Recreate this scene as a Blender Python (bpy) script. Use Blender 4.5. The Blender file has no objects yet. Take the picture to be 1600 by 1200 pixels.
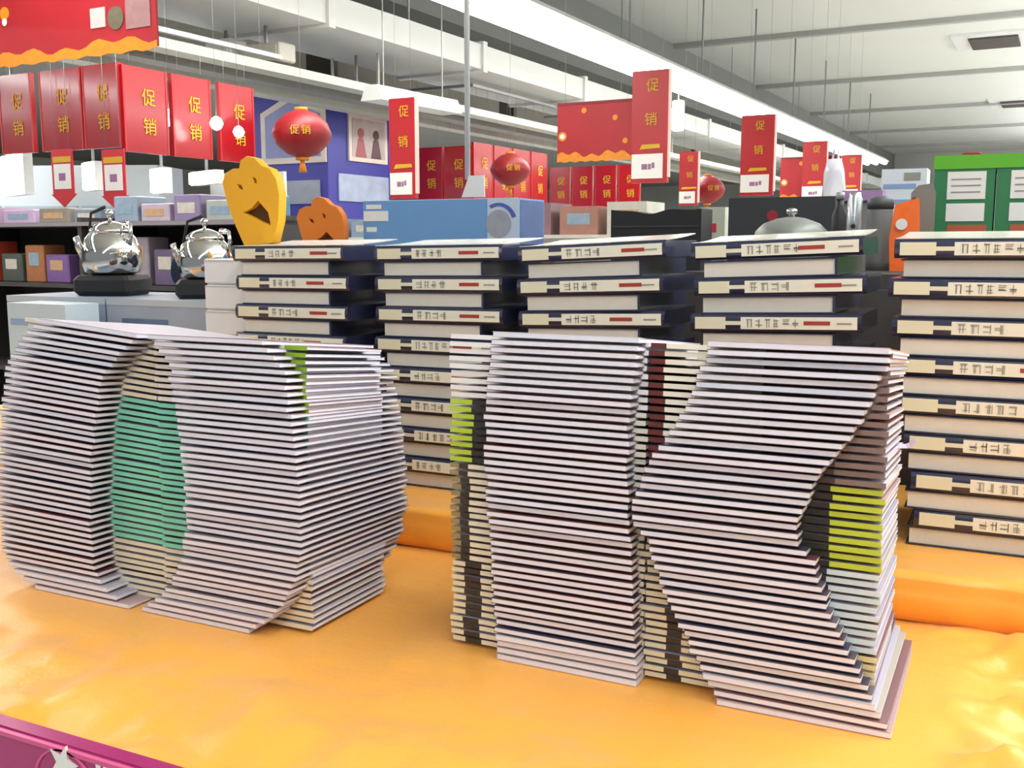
import bpy, bmesh, math, random
from mathutils import Vector, Matrix, noise
random.seed(7)
R = math.radians
scene = bpy.context.scene
COL = scene.collection

# ---------------------------------------------------------------- camera, world, lights, exposure
cam_d = bpy.data.cameras.new('camera'); cam = bpy.data.objects.new('camera', cam_d); COL.objects.link(cam)
cam_d.sensor_width = 36; cam_d.lens = 36.0; cam_d.clip_end = 200
cam.location = (0, 0, 1.33)
cam.rotation_euler = (R(90 - 7.829), 0, R(26.0))
scene.camera = cam
scene.view_settings.view_transform = 'Standard'; scene.view_settings.look = 'None'
scene.view_settings.gamma = 1.0; scene.view_settings.use_curve_mapping = False
scene.view_settings.exposure = -0.5
world = bpy.data.worlds.new('hall_ambient'); scene.world = world; world.use_nodes = True
world.node_tree.nodes['Background'].inputs[0].default_value = (0.93, 0.96, 1.0, 1)
world.node_tree.nodes['Background'].inputs[1].default_value = 0.42
HR = R(-2.45)                       # the hall's own axes against the display table's
HC, HS = math.cos(HR), math.sin(HR)
def hw(x, y): return (x * HC - y * HS, x * HS + y * HC)
def tube_fill_lamp(hx, hy, z, length, power):   # light of the tube rows, and unseen fill added in dark areas
    l = bpy.data.lights.new('tube_row_fill', 'AREA'); l.shape = 'RECTANGLE'; l.size = 0.3; l.size_y = length
    l.energy = power; l.color = (0.985, 0.99, 1.0)
    o = bpy.data.objects.new('tube_row_fill', l); COL.objects.link(o)
    x, y = hw(hx, hy); o.location = (x, y, z); o.rotation_euler = (0, 0, HR)
def up_fill(hx, hy, z, length, power):     # unseen lights aimed up, added to brighten the ceiling
    tube_fill_lamp(hx, hy, z, length, power); COL.objects[-1].rotation_euler = (R(180), 0, -HR)
up_fill(2.2, 18.0, 3.4, 38, 2700)
up_fill(7.5, 18.0, 3.4, 38, 1700)
tube_fill_lamp(0.6, -0.5, 3.22, 14, 330)
tube_fill_lamp(5.5, 1.0, 3.22, 16, 90)
tube_fill_lamp(-4.25, 0.0, 3.2, 12, 300)
tube_fill_lamp(-4.25, 18.0, 3.2, 16, 400)
tube_fill_lamp(2.0, 22.0, 3.22, 34, 1500)  # unseen fill added to brighten the far end of the hall
tube_fill_lamp(-9.0, 9.0, 2.9, 24, 900)  # unseen fill added to lift the dark area under the soffit
tube_fill_lamp(-14.0, 18.0, 3.3, 40, 1500)  # more unseen fill added deeper under the soffit

# ---------------------------------------------------------------- helpers
def lin(c):
    if isinstance(c, str): c = tuple(int(c[i:i+2], 16) for i in (0, 2, 4))
    return tuple(((v/255)/12.92 if v/255 <= .04045 else ((v/255+.055)/1.055)**2.4) for v in c) + (1,)
MATS = {}
def mat(name, col, rough=.55, metal=0, var=.06, scale=14, bump=0, emit=0, coat=0, bscale=None, trans=0):
    if name in MATS: return MATS[name]
    m = bpy.data.materials.new(name); m.use_nodes = True; nt = m.node_tree; b = nt.nodes['Principled BSDF']
    c = lin(col)
    b.inputs['Roughness'].default_value = rough; b.inputs['Metallic'].default_value = metal
    if coat: b.inputs['Coat Weight'].default_value = coat; b.inputs['Coat Roughness'].default_value = .12
    tc = nt.nodes.new('ShaderNodeTexCoord')
    if var:
        n = nt.nodes.new('ShaderNodeTexNoise'); n.inputs['Scale'].default_value = scale; n.inputs['Detail'].default_value = 4
        nt.links.new(tc.outputs['Object'], n.inputs['Vector'])
        mx = nt.nodes.new('ShaderNodeMix'); mx.data_type = 'RGBA'
        mx.inputs[6].default_value = tuple(v*(1-var) for v in c[:3]) + (1,)
        mx.inputs[7].default_value = tuple(min(1, v*(1+var)) for v in c[:3]) + (1,)
        nt.links.new(n.outputs['Fac'], mx.inputs[0]); nt.links.new(mx.outputs[2], b.inputs['Base Color'])
    else: b.inputs['Base Color'].default_value = c
    if bump:
        n2 = nt.nodes.new('ShaderNodeTexNoise'); n2.inputs['Scale'].default_value = bscale or scale*4; n2.inputs['Detail'].default_value = 5
        nt.links.new(tc.outputs['Object'], n2.inputs['Vector'])
        bp = nt.nodes.new('ShaderNodeBump'); bp.inputs['Strength'].default_value = bump; bp.inputs['Distance'].default_value = .01
        nt.links.new(n2.outputs['Fac'], bp.inputs['Height']); nt.links.new(bp.outputs['Normal'], b.inputs['Normal'])
    if emit:
        b.inputs['Emission Color'].default_value = c; b.inputs['Emission Strength'].default_value = emit
    MATS[name] = m; return m
def bands(name, stops, rough=.5):
    """colour bands printed along a book's spine (x of the mesh)"""
    if name in MATS: return MATS[name]
    m = bpy.data.materials.new(name); m.use_nodes = True; nt = m.node_tree; b = nt.nodes['Principled BSDF']
    b.inputs['Roughness'].default_value = rough
    tc = nt.nodes.new('ShaderNodeTexCoord'); sp = nt.nodes.new('ShaderNodeSeparateXYZ'); cr = nt.nodes.new('ShaderNodeValToRGB')
    cr.color_ramp.interpolation = 'CONSTANT'
    el = cr.color_ramp.elements
    while len(el) < len(stops): el.new(.5)
    for e, (p, c) in zip(el, stops): e.position = p
    for e, (p, c) in zip(el, stops): e.color = lin(c)
    nt.links.new(tc.outputs['Generated'], sp.inputs[0]); nt.links.new(sp.outputs[0], cr.inputs[0]); nt.links.new(cr.outputs[0], b.inputs['Base Color'])
    MATS[name] = m; return m

class MB:
    def __init__(s): s.v = []; s.f = []; s.sm = []
    def add(s, vs, fs, smooth=False):
        o = len(s.v); s.v += [tuple(v) for v in vs]; s.f += [tuple(i+o for i in f) for f in fs]; s.sm += [smooth]*len(fs); return s
    def box(s, x0, y0, z0, x1, y1, z1, M=None):
        vs = [Vector((x, y, z)) for z in (z0, z1) for y in (y0, y1) for x in (x0, x1)]
        if M is not None: vs = [M @ v for v in vs]
        return s.add(vs, [(0,2,3,1),(4,5,7,6),(0,1,5,4),(2,6,7,3),(0,4,6,2),(1,3,7,5)])
    def rbox(s, x0, y0, z0, x1, y1, z1, r):
        """box with chamfered vertical and top/bottom edges"""
        def ring(z, k):
            a, b, c, d = x0+k, x1-k, y0+k, y1-k; q = min(r, (x1-x0)/3, (y1-y0)/3)
            return [(a+q,c,z),(b-q,c,z),(b,c+q,z),(b,d-q,z),(b-q,d,z),(a+q,d,z),(a,d-q,z),(a,c+q,z)]
        rz = min(r, (z1-z0)/3)
        vs = ring(z0, rz) + ring(z0+rz, 0) + ring(z1-rz, 0) + ring(z1, rz)
        fs = [tuple(reversed(range(8))), tuple(range(24, 32))]
        for k in range(3):
            for i in range(8): j = (i+1) % 8; fs.append((k*8+i, k*8+j, k*8+8+j, k*8+8+i))
        return s.add(vs, fs)
    def lathe(s, prof, n=24, c=(0,0,0), axis='z', cap=True):
        vs = []; fs = []
        for r, h in prof:
            for i in range(n):
                a = 2*math.pi*i/n; x, y = r*math.cos(a), r*math.sin(a)
                p = (x, y, h) if axis == 'z' else ((x, h, y) if axis == 'y' else (h, x, y))
                vs.append((p[0]+c[0], p[1]+c[1], p[2]+c[2]))
        for k in range(len(prof)-1):
            for i in range(n): j = (i+1) % n; fs.append((k*n+i, k*n+j, k*n+n+j, k*n+n+i))
        s.add(vs, fs, True)
        if cap:
            o = len(s.v) - len(vs)
            s.f += [tuple(o+i for i in reversed(range(n))), tuple(o+(len(prof)-1)*n+i for i in range(n))]; s.sm += [False, False]
        return s
    def tube(s, pts, r, n=8):
        pts = [Vector(p) for p in pts]; vs = []; fs = []
        for k, p in enumerate(pts):
            d = (pts[min(k+1, len(pts)-1)] - pts[max(k-1, 0)]).normalized()
            a = d.orthogonal().normalized() if k == 0 else (a - d*a.dot(d)).normalized()
            b = d.cross(a); rr = r[k] if isinstance(r, (list, tuple)) else r
            for i in range(n): t = 2*math.pi*i/n; vs.append(p + (a*math.cos(t) + b*math.sin(t))*rr)
        for k in range(len(pts)-1):
            for i in range(n): j = (i+1) % n; fs.append((k*n+i, k*n+j, k*n+n+j, k*n+n+i))
        fs += [tuple(reversed(range(n))), tuple((len(pts)-1)*n+i for i in range(n))]
        return s.add(vs, fs, True)
    def prism(s, poly, y0, y1):
        """outline in x,z extruded along y"""
        n = len(poly); vs = [(x, y0, z) for x, z in poly] + [(x, y1, z) for x, z in poly]
        return s.add(vs, [tuple(range(n)), tuple(reversed(range(n, 2*n)))] + [(i, n+i, n+(i+1) % n, (i+1) % n) for i in range(n)])
    def mesh(s, name):
        me = bpy.data.meshes.new(name); me.from_pydata(s.v, [], s.f); me.update()
        bm = bmesh.new(); bm.from_mesh(me); bmesh.ops.recalc_face_normals(bm, faces=bm.faces); bm.to_mesh(me); bm.free()
        for p, k in zip(me.polygons, s.sm): p.use_smooth = k
        return me
    def build(s, name, m, parent=None): return obj(name, s.mesh(name), m, parent)
def obj(name, me, m, parent=None):
    if not me.materials: me.materials.append(m)
    o = bpy.data.objects.new(name, me); COL.objects.link(o)
    if me.materials[0] is not m: o.material_slots[0].link = 'OBJECT'; o.material_slots[0].material = m
    if parent: o.parent = parent
    return o
def tag(o, label, cat, group=None):
    o['label'] = label; o['category'] = cat
    if group: o['group'] = group
    return o
def thing(name, label, cat, loc=(0,0,0), rot=(0,0,0), group=None):
    o = bpy.data.objects.new(name, None); COL.objects.link(o); o.empty_display_size = .05
    o.location = loc; o.rotation_euler = rot; return tag(o, label, cat, group)
def hthing(name, label, cat, hx, hy, z, rz=0, group=None):
    x, y = hw(hx, hy); return thing(name, label, cat, (x, y, z), (0, 0, HR + rz), group)
def struct(name, mb, m, hall=True, parent=None):
    o = mb.build(name, m, parent)
    if parent is None: o['kind'] = 'structure'
    if hall and parent is None: o.rotation_euler.z = HR
    return o
TXT = {}
def text_mesh(body, depth=.01):
    """flat lettering of height 1, centred, standing in the x-z plane and facing -y"""
    if body in TXT: return TXT[body]
    c = bpy.data.curves.new('lettering', 'FONT'); c.body = body; c.extrude = depth; c.resolution_u = 3
    o = bpy.data.objects.new('lettering', c); COL.objects.link(o)
    dg = bpy.context.evaluated_depsgraph_get(); me = bpy.data.meshes.new_from_object(o.evaluated_get(dg))
    bpy.data.objects.remove(o); bpy.data.curves.remove(c)
    me.transform(Matrix.Rotation(R(90), 4, 'X'))
    xs = [v.co.x for v in me.vertices]; zs = [v.co.z for v in me.vertices]; k = 1/(max(zs)-min(zs))
    me.transform(Matrix.Scale(k, 4) @ Matrix.Translation((-(max(xs)+min(xs))/2, 0, -(max(zs)+min(zs))/2)))
    TXT[body] = me; return me
def lettering(name, body, h, m, loc, parent, rot=(0,0,0), sx=1):
    o = obj(name, text_mesh(body), m, parent); o.location = loc; o.rotation_euler = rot; o.scale = (h*sx, h, h); return o
ORD = ['topmost'] + [w + ' from the top' for w in 'second third fourth fifth sixth seventh eighth ninth tenth eleventh twelfth thirteenth fourteenth fifteenth sixteenth seventeenth eighteenth nineteenth twentieth'.split()]
def ordn(i):
    if i < 20: return ORD[i]
    t = {2: 'twenty', 3: 'thirty', 4: 'forty'}[(i+1)//10]; u = (i+1) % 10
    one = ' first second third fourth fifth sixth seventh eighth ninth'.split(' ')
    return (t[:-1] + 'ieth' if u == 0 else t + '-' + one[u]) + ' from the top'
def interp(tab, z):
    tab = sorted(tab)
    if z <= tab[0][0]: return tab[0][1]
    for (a, b), (c, d) in zip(tab, tab[1:]):
        if z <= c: return b + (d-b)*(z-a)/(c-a)
    return tab[-1][1]
def sstep(a, b, x):
    t = max(0, min(1, (x-a)/(b-a))); return t*t*(3-2*t)

# ---------------------------------------------------------------- materials used in several places
ORANGE = mat('orange_satin', 'FFB040', .36, 0, .06, 5, bump=.35, bscale=14)
ORANGE.node_tree.nodes['Principled BSDF'].inputs['Sheen Weight'].default_value = .2
WHITEMETAL = mat('white_metal', 'E4E6E6', .4)
GREYMETAL = mat('grey_metal', '9A9C9C', .4, .3)
RED = mat('banner_red', 'C8202A', .45, 0, .12, 6)
REDDARK = mat('banner_red_edge', '7E1018', .5)
YELLOW = mat('sign_yellow', 'D2A81E', .5)
GOLD = mat('banner_gold', 'E08A1C', .5, 0, .25, 30)
CARD = mat('card_white', 'ECEBE6', .5)
PRINTV = mat('print_violet', '9A6E90', .6)
BLACK = mat('black_plastic', '1A1A1C', .5)
CHROME = mat('polished_steel', 'D8D8D6', .08, 1, 0)
LAMPWHITE = mat('fluorescent_tube', 'FFFBF2', .4, 0, 0, emit=14)
LAMPPANEL = mat('lit_panel', 'FFFDF6', .4, 0, 0, emit=12)

# ================================================================ THE HALL
mfloor = mat('floor_tile', 'B8B4AC', .25, 0, .05, 3)
struct('floor', MB().box(-26, -8, -.05, 14, 46, 0), mfloor)
mceil = mat('ceiling_panel', 'D9DCD8', .8, 0, .04, .6)
ceil = struct('ceiling', MB().box(-6.2, -8, 4.7, 14, 42.5, 4.8), mceil)
mseam = mat('ceiling_rib', 'A9ABA8', .7)
for k in range(8):
    y = 1.45 + 5.25*k
    struct('rib', MB().box(-6.2, y, 4.62, 14, y+.14, 4.7), mseam, parent=ceil)
mvent = mat('vent_dark', '4A4240', .7)
for (x0, x1, y0, y1) in [(-1.72, -.98, 18.9, 19.9), (-1.72, -.98, 27.5, 28.6), (-1.72, -.98, 10.6, 11.4)]:
    v = struct('vent', MB().box(x0-.25, y0-.25, 4.66, x1+.25, y1+.25, 4.7), WHITEMETAL, parent=ceil)
    struct('vent_slot', MB().box(x0, y0, 4.63, x1, y1, 4.665), mvent, parent=v)
msof = mat('soffit_grey', '8F9290', .8, 0, .08, 1)
struct('ceiling_soffit', MB().box(-26, -8, 3.75, -6.2, 42.5, 4.8), msof)
mwall = mat('wall_paint', 'C6C8C4', .8, 0, .05, .8)
struct('wall_back', MB().box(-26, 42.3, 0, 14, 42.5, 4.8), mwall)
struct('wall_left', MB().box(-26.2, -8, 0, -26, 42.5, 4.8), mwall)
struct('wall_right', MB().box(14, -8, 0, 14.2, 42.5, 4.8), mwall)

# long white air duct with joint collars
duct = hthing('air_duct', 'long white rectangular air duct under the ceiling', 'air duct', -5.85, 0, 3.07)
mduct = mat('duct_white', 'E2E6E6', .45, 0, .03, 2)
y = -3.0; k = 0
while y < 36:
    MB().box(-.5, y, 0, .5, y+2.38, .24).build('duct_section', mduct, duct)
    MB().box(-.53, y+2.38, -.03, .53, y+2.46, .27).build('collar', WHITEMETAL, duct)
    y += 2.46
for y in range(-2, 36, 5):
    for q in (-.47, .44): MB().box(q, y, .24, q+.012, y+.012, 1.63 if q > -.4 else .68).build('hanger', GREYMETAL, duct)
duct2 = hthing('air_duct', 'lower beige air duct beside the cable trays', 'air duct', -7.35, 0, 2.98)
mduct2 = mat('duct_beige', 'BDBBB2', .5, 0, .05, 2)
y = -3.0
while y < 36:
    MB().box(-.6, y, 0, .6, y+3.4, .3).build('duct_section', mduct2, duct2)
    MB().box(-.55, y+3.4, .02, .55, y+3.9, .28).build('dark_joint', mvent, duct2)
    y += 3.9
for q in (-.62, .58): MB().box(q, 5.2, .28, q+.04, 5.24, .77).build('hanger', GREYMETAL, duct2)
for i, (x, z, m, lab) in enumerate([(-5.75, 2.68, 'C9CBC0', 'pale cable tray running nearest the white duct'), (-6.0, 2.64, '8F918C', 'grey cable tray, middle of the three trays'), (-6.28, 2.6, 'C2C4BC', 'pale cable tray farthest from the white duct')]):
    t = hthing('cable_tray', lab, 'cable tray', x, 0, z, group='cable trays under the soffit')
    mm = mat('tray_%d' % i, m, .5, .2)
    MB().box(-.09, -4, 0, -.075, 36, .07).build('side_rail', mm, t); MB().box(.075, -4, 0, .09, 36, .07).build('side_rail', mm, t)
    MB().box(-.075, -4, 0, .075, 36, .008).build('tray_floor', mm, t)
    for y in (0, 8, 16, 24, 32): MB().box(-.01, y, .008, .01, y+.02, 3.07-z).build('hanger', mm, t)
for (x, y, z, sx, sz, lab) in [(-6.27, 6.5, 2.8, .28, .19, 'white junction box hanging left under the ducts'), (-5.84, 6.5, 2.77, .45, .145, 'beige wide junction box next to the white one')]:
    t = hthing('junction_box', lab, 'junction box', x, y, z)
    mm = WHITEMETAL if sx < .3 else mduct2
    MB().rbox(-sx/2, 0, 0, sx/2, .2, sz, .01).build('body', mm, t); MB().box(-sx/2+.03, -.008, .03, sx/2-.03, 0, sz-.03).build('cover_plate', mm, t)
    MB().box(-.012, .09, sz, .012, .11, 3.07-z+.01).build('hanger', GREYMETAL, t)
t = hthing('light_fixture', 'unlit tapered white light fixture under the cable trays', 'light fixture', -4.95, 7.4, 2.46, R(-4))
MB().prism([(-.06, .12), (.06, .12), (.11, 0), (-.11, 0)], -.55, .55).build('housing', mduct, t)
for q in (-.4, .4): MB().box(-.004, q, .12, .004, q+.008, 2.24).build('hanger', GREYMETAL, t)

# the row of fluorescent fixtures
NF = 10
for i in range(NF):
    y0 = 2.0 + 2.42*i
    lab = 'bright fluorescent tube fixture, ' + ('nearest of the long lit row' if i == 0 else 'farthest of the long lit row' if i == NF-1 else '%s along the lit row from the camera' % ORD[i].split()[0])
    t = hthing('tube_light', lab, 'light fixture', -4.25, y0, 3.24, group='fluorescent row under the ceiling')
    MB().prism([(-.2, .1), (.2, .1), (.3, .02), (-.3, .02)], 0, 2.4).build('housing', WHITEMETAL, t)
    for sx in (-.2, 0, .2): MB().lathe([(.055, .01), (.055, 2.39)], 12, (sx, 0, 0), 'y').build('tube', LAMPWHITE, t)
    MB().tube([(0, 1.2, .1), (0, 1.2, 1.46)], .014, 6).build('hanger_rod', GREYMETAL, t)
t = hthing('emergency_lamp', 'small white emergency lamp hanging below the lit row', 'lamp', -4.1, 11.6, 2.62)
MB().rbox(-.06, -.04, 0, .06, .04, .34, .01).build('body', LAMPPANEL, t); MB().tube([(0, 0, .34), (0, 0, .62)], .008, 6).build('rod', GREYMETAL, t)

# ================================================================ TABLE, CLOTH, STEP
mtable = mat('table_board', 'B9A58A', .6)
t = thing('display_table', 'low display table hidden under the orange cloth', 'table', (-.5, 1.10, 0))
MB().box(-1.9, -.33, .66, 1.9, .40, .70).build('tabletop', mtable, t)
for sx in (-1.85, 1.85):
    for sy in (-.28, .34): MB().box(sx-.04, sy-.04, 0, sx+.04, sy+.04, .66).build('leg', GREYMETAL, t)
FOOT = [(-.67, -.06, 1.09, 1.43), (-1.46, -.80, 1.0, 1.36)]
def inside(x, y, m=.05):
    k = 0
    for x0, x1, y0, y1 in FOOT:
        k = max(k, min(sstep(x0-m, x0, x), sstep(x1+m, x1, x), sstep(y0-m, y0, y), sstep(y1+m, y1, y)))
    return k
def fold(x, y, s, seed): return 1 - abs(noise.noise(Vector((x*s, y*s*.8, seed)))) * 2
def clothz(x, y):
    a = 1 - inside(x, y)
    right = sstep(-.14, .06, x)*sstep(1.53, 1.46, y); front = sstep(1.08, .80, y)
    w = .004*noise.noise(Vector((x*3, y*3, 1)))
    w += (.024*right + .010*front)*(fold(x*.8+y*.5, y*.7-x*.5, 4.2, 3.3)**3)
    w += (.014*right + .006*front)*(fold(x-y*.6, y*.9+x*.4, 9, 8.1)**4)
    cr = noise.voronoi(Vector((x*5 + y*2, y*6 - x, 2.7)))[0]
    w += (.046*right + .026*front)*(cr[1]-cr[0] - .25)
    cr = noise.voronoi(Vector((x*11 - y*4, y*9 + x*3, 6.1)))[0]
    w += (.020*right + .009*front)*(cr[1]-cr[0] - .25)
    w += .0015*noise.noise(Vector((x*14, y*14, 5)))
    w -= front*.006
    return .7985 - .003*a + a*w
def cloth():
    xs = [-2.45 + 3.9*i/330 for i in range(331)]
    rows = []
    ys = [1.56 - (1.56-.86)*j/90 for j in range(91)]
    for y in ys: rows.append([(x, y, clothz(x, y)) for x in xs])
    n = 24
    for j in range(1, n+1):             # rounded front edge, then tucked down behind the rail
        a = j/n; row = []
        for x in xs:
            yy = .86 - .12*math.sin(a*math.pi/2)**.8 if a < 1 else .74
            dz = .022*(a**2.2) + .012*a*noise.noise(Vector((x*7, a*1.5, 9)))
            row.append((x, yy, clothz(x, .86 - .12*a) - dz))
        rows.append(row)
    for j in range(1, 8):
        rows.append([(x, .738 + .004*math.sin(x*31)*j/8, rows[len(ys)+n-1][i][2] - .06*j) for i, x in enumerate(xs)])
    m = len(xs); v = [p for r in rows for p in r]
    f = [(j*m+i, j*m+i+1, j*m+m+i+1, j*m+m+i) for j in range(len(rows)-1) for i in range(m-1)]
    b = MB(); b.add(v, f, True); return b
o = cloth().build('tablecloth', ORANGE)
tag(o, 'crumpled orange satin cloth spread over the table under the letters', 'tablecloth')
def stepcloth():
    xs = [-2.6 + 4.05*i/300 for i in range(301)]
    prof = [(1.507, .797)] + [(1.503 - .02*math.sin(math.pi*k/6)*.5, .797+.011*k) for k in range(1, 6)]
    prof += [(1.497 + .016*(1-math.cos(a)), .856 + .014*math.sin(a)) for a in [R(15*i) for i in range(1, 7)]]
    prof += [(1.513 + (2.06-1.513)*k/40, .870) for k in range(1, 41)] + [(2.075, .86), (2.078, .80), (2.08, .5)]
    v = []
    for j, (y, z) in enumerate(prof):
        for x in xs:
            w = 0
            if j > 0 and y < 1.615:
                w = .006*(fold(x, y+z, 5, 2.2)**2 - .4)*sstep(-.6, .1, x) + .004*noise.noise(Vector((x*6, y*9+z*7, 4)))
            top = j > 11
            v.append((x, y + (0 if top else w*1.2), z + (w - .002 if top else 0)) if y < 1.6 else (x, y, z-.001))
    m = len(xs); f = [(j*m+i, j*m+i+1, j*m+m+i+1, j*m+m+i) for j in range(len(prof)-1) for i in range(m-1)]
    b = MB(); b.add(v, f, True); return b
t = thing('raised_step', 'low orange-draped step carrying the tall hardback stacks', 'step', (0, 0, 0))
stepcloth().build('cloth_cover', ORANGE, t)
MB().box(-2.55, 1.57, 0, 1.4, 2.06, .862).build('step_body', mtable, t)
# magenta rail along the front edge
mmag = mat('magenta_plastic', 'A8186A', .3, 0, .08, 5, coat=.4); mmagd = mat('magenta_pale', 'D8588C', .35)
rail = thing('price_rail', 'magenta plastic rail with white star and lettering at the table edge', 'rail', (-.5, .703, .758))
MB().box(-1.9, 0, -.2, 1.9, .012, .042).build('face_plate', mmag, rail)
MB().box(-1.9, -.002, .042, 1.9, .003, .047).build('lip', mmagd, rail)
MB().box(-1.9, .012, .03, 1.9, .03, .044).build('back_lip', mmag, rail)
star = [(.021*(1 if k % 2 == 0 else .42)*math.sin(k*math.pi/5 + .3), .021*(1 if k % 2 == 0 else .42)*math.cos(k*math.pi/5 + .3)) for k in range(10)]
o = MB().prism(star, -.003, 0).build('star', CARD, rail); o.location = (-.366, 0, .032)
o = MB().lathe([(.0465, 0), (.0465, -.002), (.044, -.002), (.044, 0)], 32, (0, 0, 0), 'y', cap=False).build('ring', mmagd, rail); o.location = (-.366, 0, .0)
for i, ch in enumerate('ITFFTI'): lettering('letter', ch, .045, CARD, (-.315 + .026*i, -.001, .02), rail)

# ================================================================ THE LETTERS OF STACKED BOOKS
PAPER = mat('page_edges', 'E6E7F3', .8, 0, .05, 60)
COVERS = [mat('cover_%d' % i, c, .35) for i, c in enumerate(['C9C6D0', 'B9B4C0', 'C4A8A8', 'D6D4DA', 'BDB8AE', 'A8A4B4', 'CFCBD6', 'C2BECC', 'B0ACBA', '8C6A6E'])]
LT, BT, PITCH = .0050, .0043, .0094
WEDGE = .0014                         # spine-bound books are a little thinner at the back, per metre of depth
SHADEC = [mat('gap_shade_cover_%d' % i, c, .35) for i, c in enumerate(['5A4A54', '6E3C40', '3E4058', '645C64', '5E4A3E'])]  # covers darkened so the shade in the gaps is in their colour
MIDSHADEC = [mat('mid_shade_cover_%d' % i, c, .35) for i, c in enumerate(['8E8692', '7A6E78', '9A8488', '84828E'])]  # the same gap shade in the colour, milder, for the O's right curve
def wedged(b, t):                       # lower the upper side towards the back
    b.v = [(x, y, z - (z/t)*WEDGE*max(0, y)) for x, y, z in b.v]; return b
def letter_book_meshes(w, d, tag_):
    g = .0005
    def slab(x0, x1, zlo, zhi, y1, y0=0):   # sheets and pages fan open a little at the front edge
        ys = [y0, .008, .028, y1]; fl = [.0009, .0006, 0, 0]; b = MB(); v = []
        for y, q in zip(ys, fl):
            for z in (zlo, zhi): zz = LT/2 + (z-LT/2)*(1 + q/(LT/2)); v += [(x0, y, zz), (x1, y, zz)]
        f = [(0, 1, 3, 2), (12, 14, 15, 13)]
        for k in range(3):
            o = 4*k; f += [(o, o+4, o+5, o+1), (o+2, o+3, o+7, o+6), (o, o+2, o+6, o+4), (o+1, o+5, o+7, o+3)]
        return v, f
    c = MB().add(*slab(-w/2, w/2, 0, g, d)).add(*slab(-w/2, w/2, LT-g, LT, d)).box(-w/2, .028, g, -w/2+.0012, d, LT-g)
    p = MB().add(*slab(-w/2+.0012, w/2-.0006, g, LT-g, d-.002, .0003))
    return wedged(c, LT).mesh('cover_'+tag_), wedged(p, LT).mesh('pages_'+tag_)
def base_book_meshes(w, d):
    g = .0004
    c = MB().box(-w/2, .001, 0, w/2, d, g).box(-w/2, .001, BT-g, w/2, d, BT)
    p = MB().box(-w/2+.0006, .001, g, w/2-.0006, d-.001, BT-g)
    s = MB().box(-w/2, 0, -.0008, w/2, .001, BT+.0008)
    return wedged(c, BT).mesh('cover_base'), wedged(p, BT).mesh('pages_base'), s.mesh('spine_base')
LM_O = letter_book_meshes(.2, .265, 'o'); LM_I = letter_book_meshes(.19, .265, 'i'); LM_K = letter_book_meshes(.192, .268, 'k')
BM = base_book_meshes(.267, .18)
MINT = bands('spine_mint', [(0, '7FD8BC'), (.5, '86DEC0')])
CREAM = bands('spine_cream', [(0, 'E8E2C8'), (.55, 'E8E2C8')])
S_WHITE = bands('spine_white', [(0, 'F0F0F0'), (.5, 'EDEDF2')])
S_LIMEL = bands('spine_lime_left', [(0, 'B4D23A'), (.12, '2A2C28'), (.34, 'E4E2D0')])
S_BANDL = bands('spine_band_left', [(0, '9A8C60'), (.05, '3A3428'), (.1, 'E8E4CC'), (.6, 'E8E4CC')])
S_BANDL2 = bands('spine_band_left_low', [(0, 'E2DCBC'), (.07, '383228'), (.16, 'E8E4CC'), (.6, 'E8E4CC')])
S_LIMER = bands('spine_lime_right', [(0, 'E6E2C6'), (.1, '3A3430'), (.17, 'E6E2C6'), (.5, '26261E'), (.79, 'BCCC3A')])
S_BLUER = bands('spine_blue_right', [(0, 'E6E2C6'), (.1, '3A3430'), (.17, 'E6E2C6'), (.5, '30343C'), (.79, 'CFE2E8')])
S_CREAMR = bands('spine_cream_right', [(0, 'E6E2C6'), (.1, '3A3430'), (.17, 'E6E2C6'), (.5, '4A3A2E'), (.8, 'E2D8A0')])
S_REDR = bands('spine_red_right', [(0, '6A2A26'), (.07, 'F2EEDC'), (.5, '4E3836'), (.8, '86706A')])
S_OLIME = bands('spine_lime_end', [(0, 'EDEBE0'), (.5, 'EDEBE0'), (.86, '8CB824')])
def place(name, meshes, mats, label, cat, loc, rot, group):
    t = thing(name, label, cat, loc, rot, group)
    for (pn, me), m in zip(meshes, mats): obj(pn, me, m, t)
    return t
def rnd(a): return random.uniform(-a, a)
def letter_stack(meshes, n, prof, yf, where, group, tilt=0, pivot=0, z0=.8, cov=None, yb=1.09, back=R(6.3)):
    for k in range(n):
        z = k*PITCH; x = interp(prof, z) + rnd(.0018); th = tilt*k/(n-1)
        zz = z0 + z + abs(x-pivot)*math.sin(th) if tilt else z0 + z
        bk = back*k/(n-1); zz += (yb-yf)*math.tan(bk)
        place('workbook', [('cover', meshes[0]), ('pages', meshes[1])], [random.choice(COVERS if k < 4 or k == n-1 else (cov or SHADEC)), PAPER],
              'thin white-edged workbook, %s in the %s' % (ordn(n-1-k), where), 'book', (x, yf + rnd(.003), zz + .0002), (-bk, th, R(rnd(.5))), group)
def base_stack(n, xc, yf, where, group, kind, tilt=0, pivot=0, back=R(6.3)):
    for k in range(n):
        z = k*PITCH + LT; th = tilt*k/(n-1)
        zz = .8 + z + (abs(xc-pivot)*math.sin(th) if tilt else 0)
        place('workbook', [('cover', BM[0]), ('pages', BM[1]), ('spine', BM[2])], [random.choice(COVERS), PAPER, kind(z)],
              'thin workbook lying crosswise, %s in the %s' % (ordn(n-1-k), where), 'book', (xc + rnd(.002), yf + rnd(.002), zz + .0003), (-back*k/(n-1), th, R(rnd(.25))), group)
O_L = [(0, -1.235), (.012, -1.268), (.03, -1.292), (.048, -1.302), (.1, -1.305), (.155, -1.303), (.215, -1.295), (.276, -1.281), (.324, -1.264), (.352, -1.244), (.375, -1.218), (.4, -1.19)]
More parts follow.
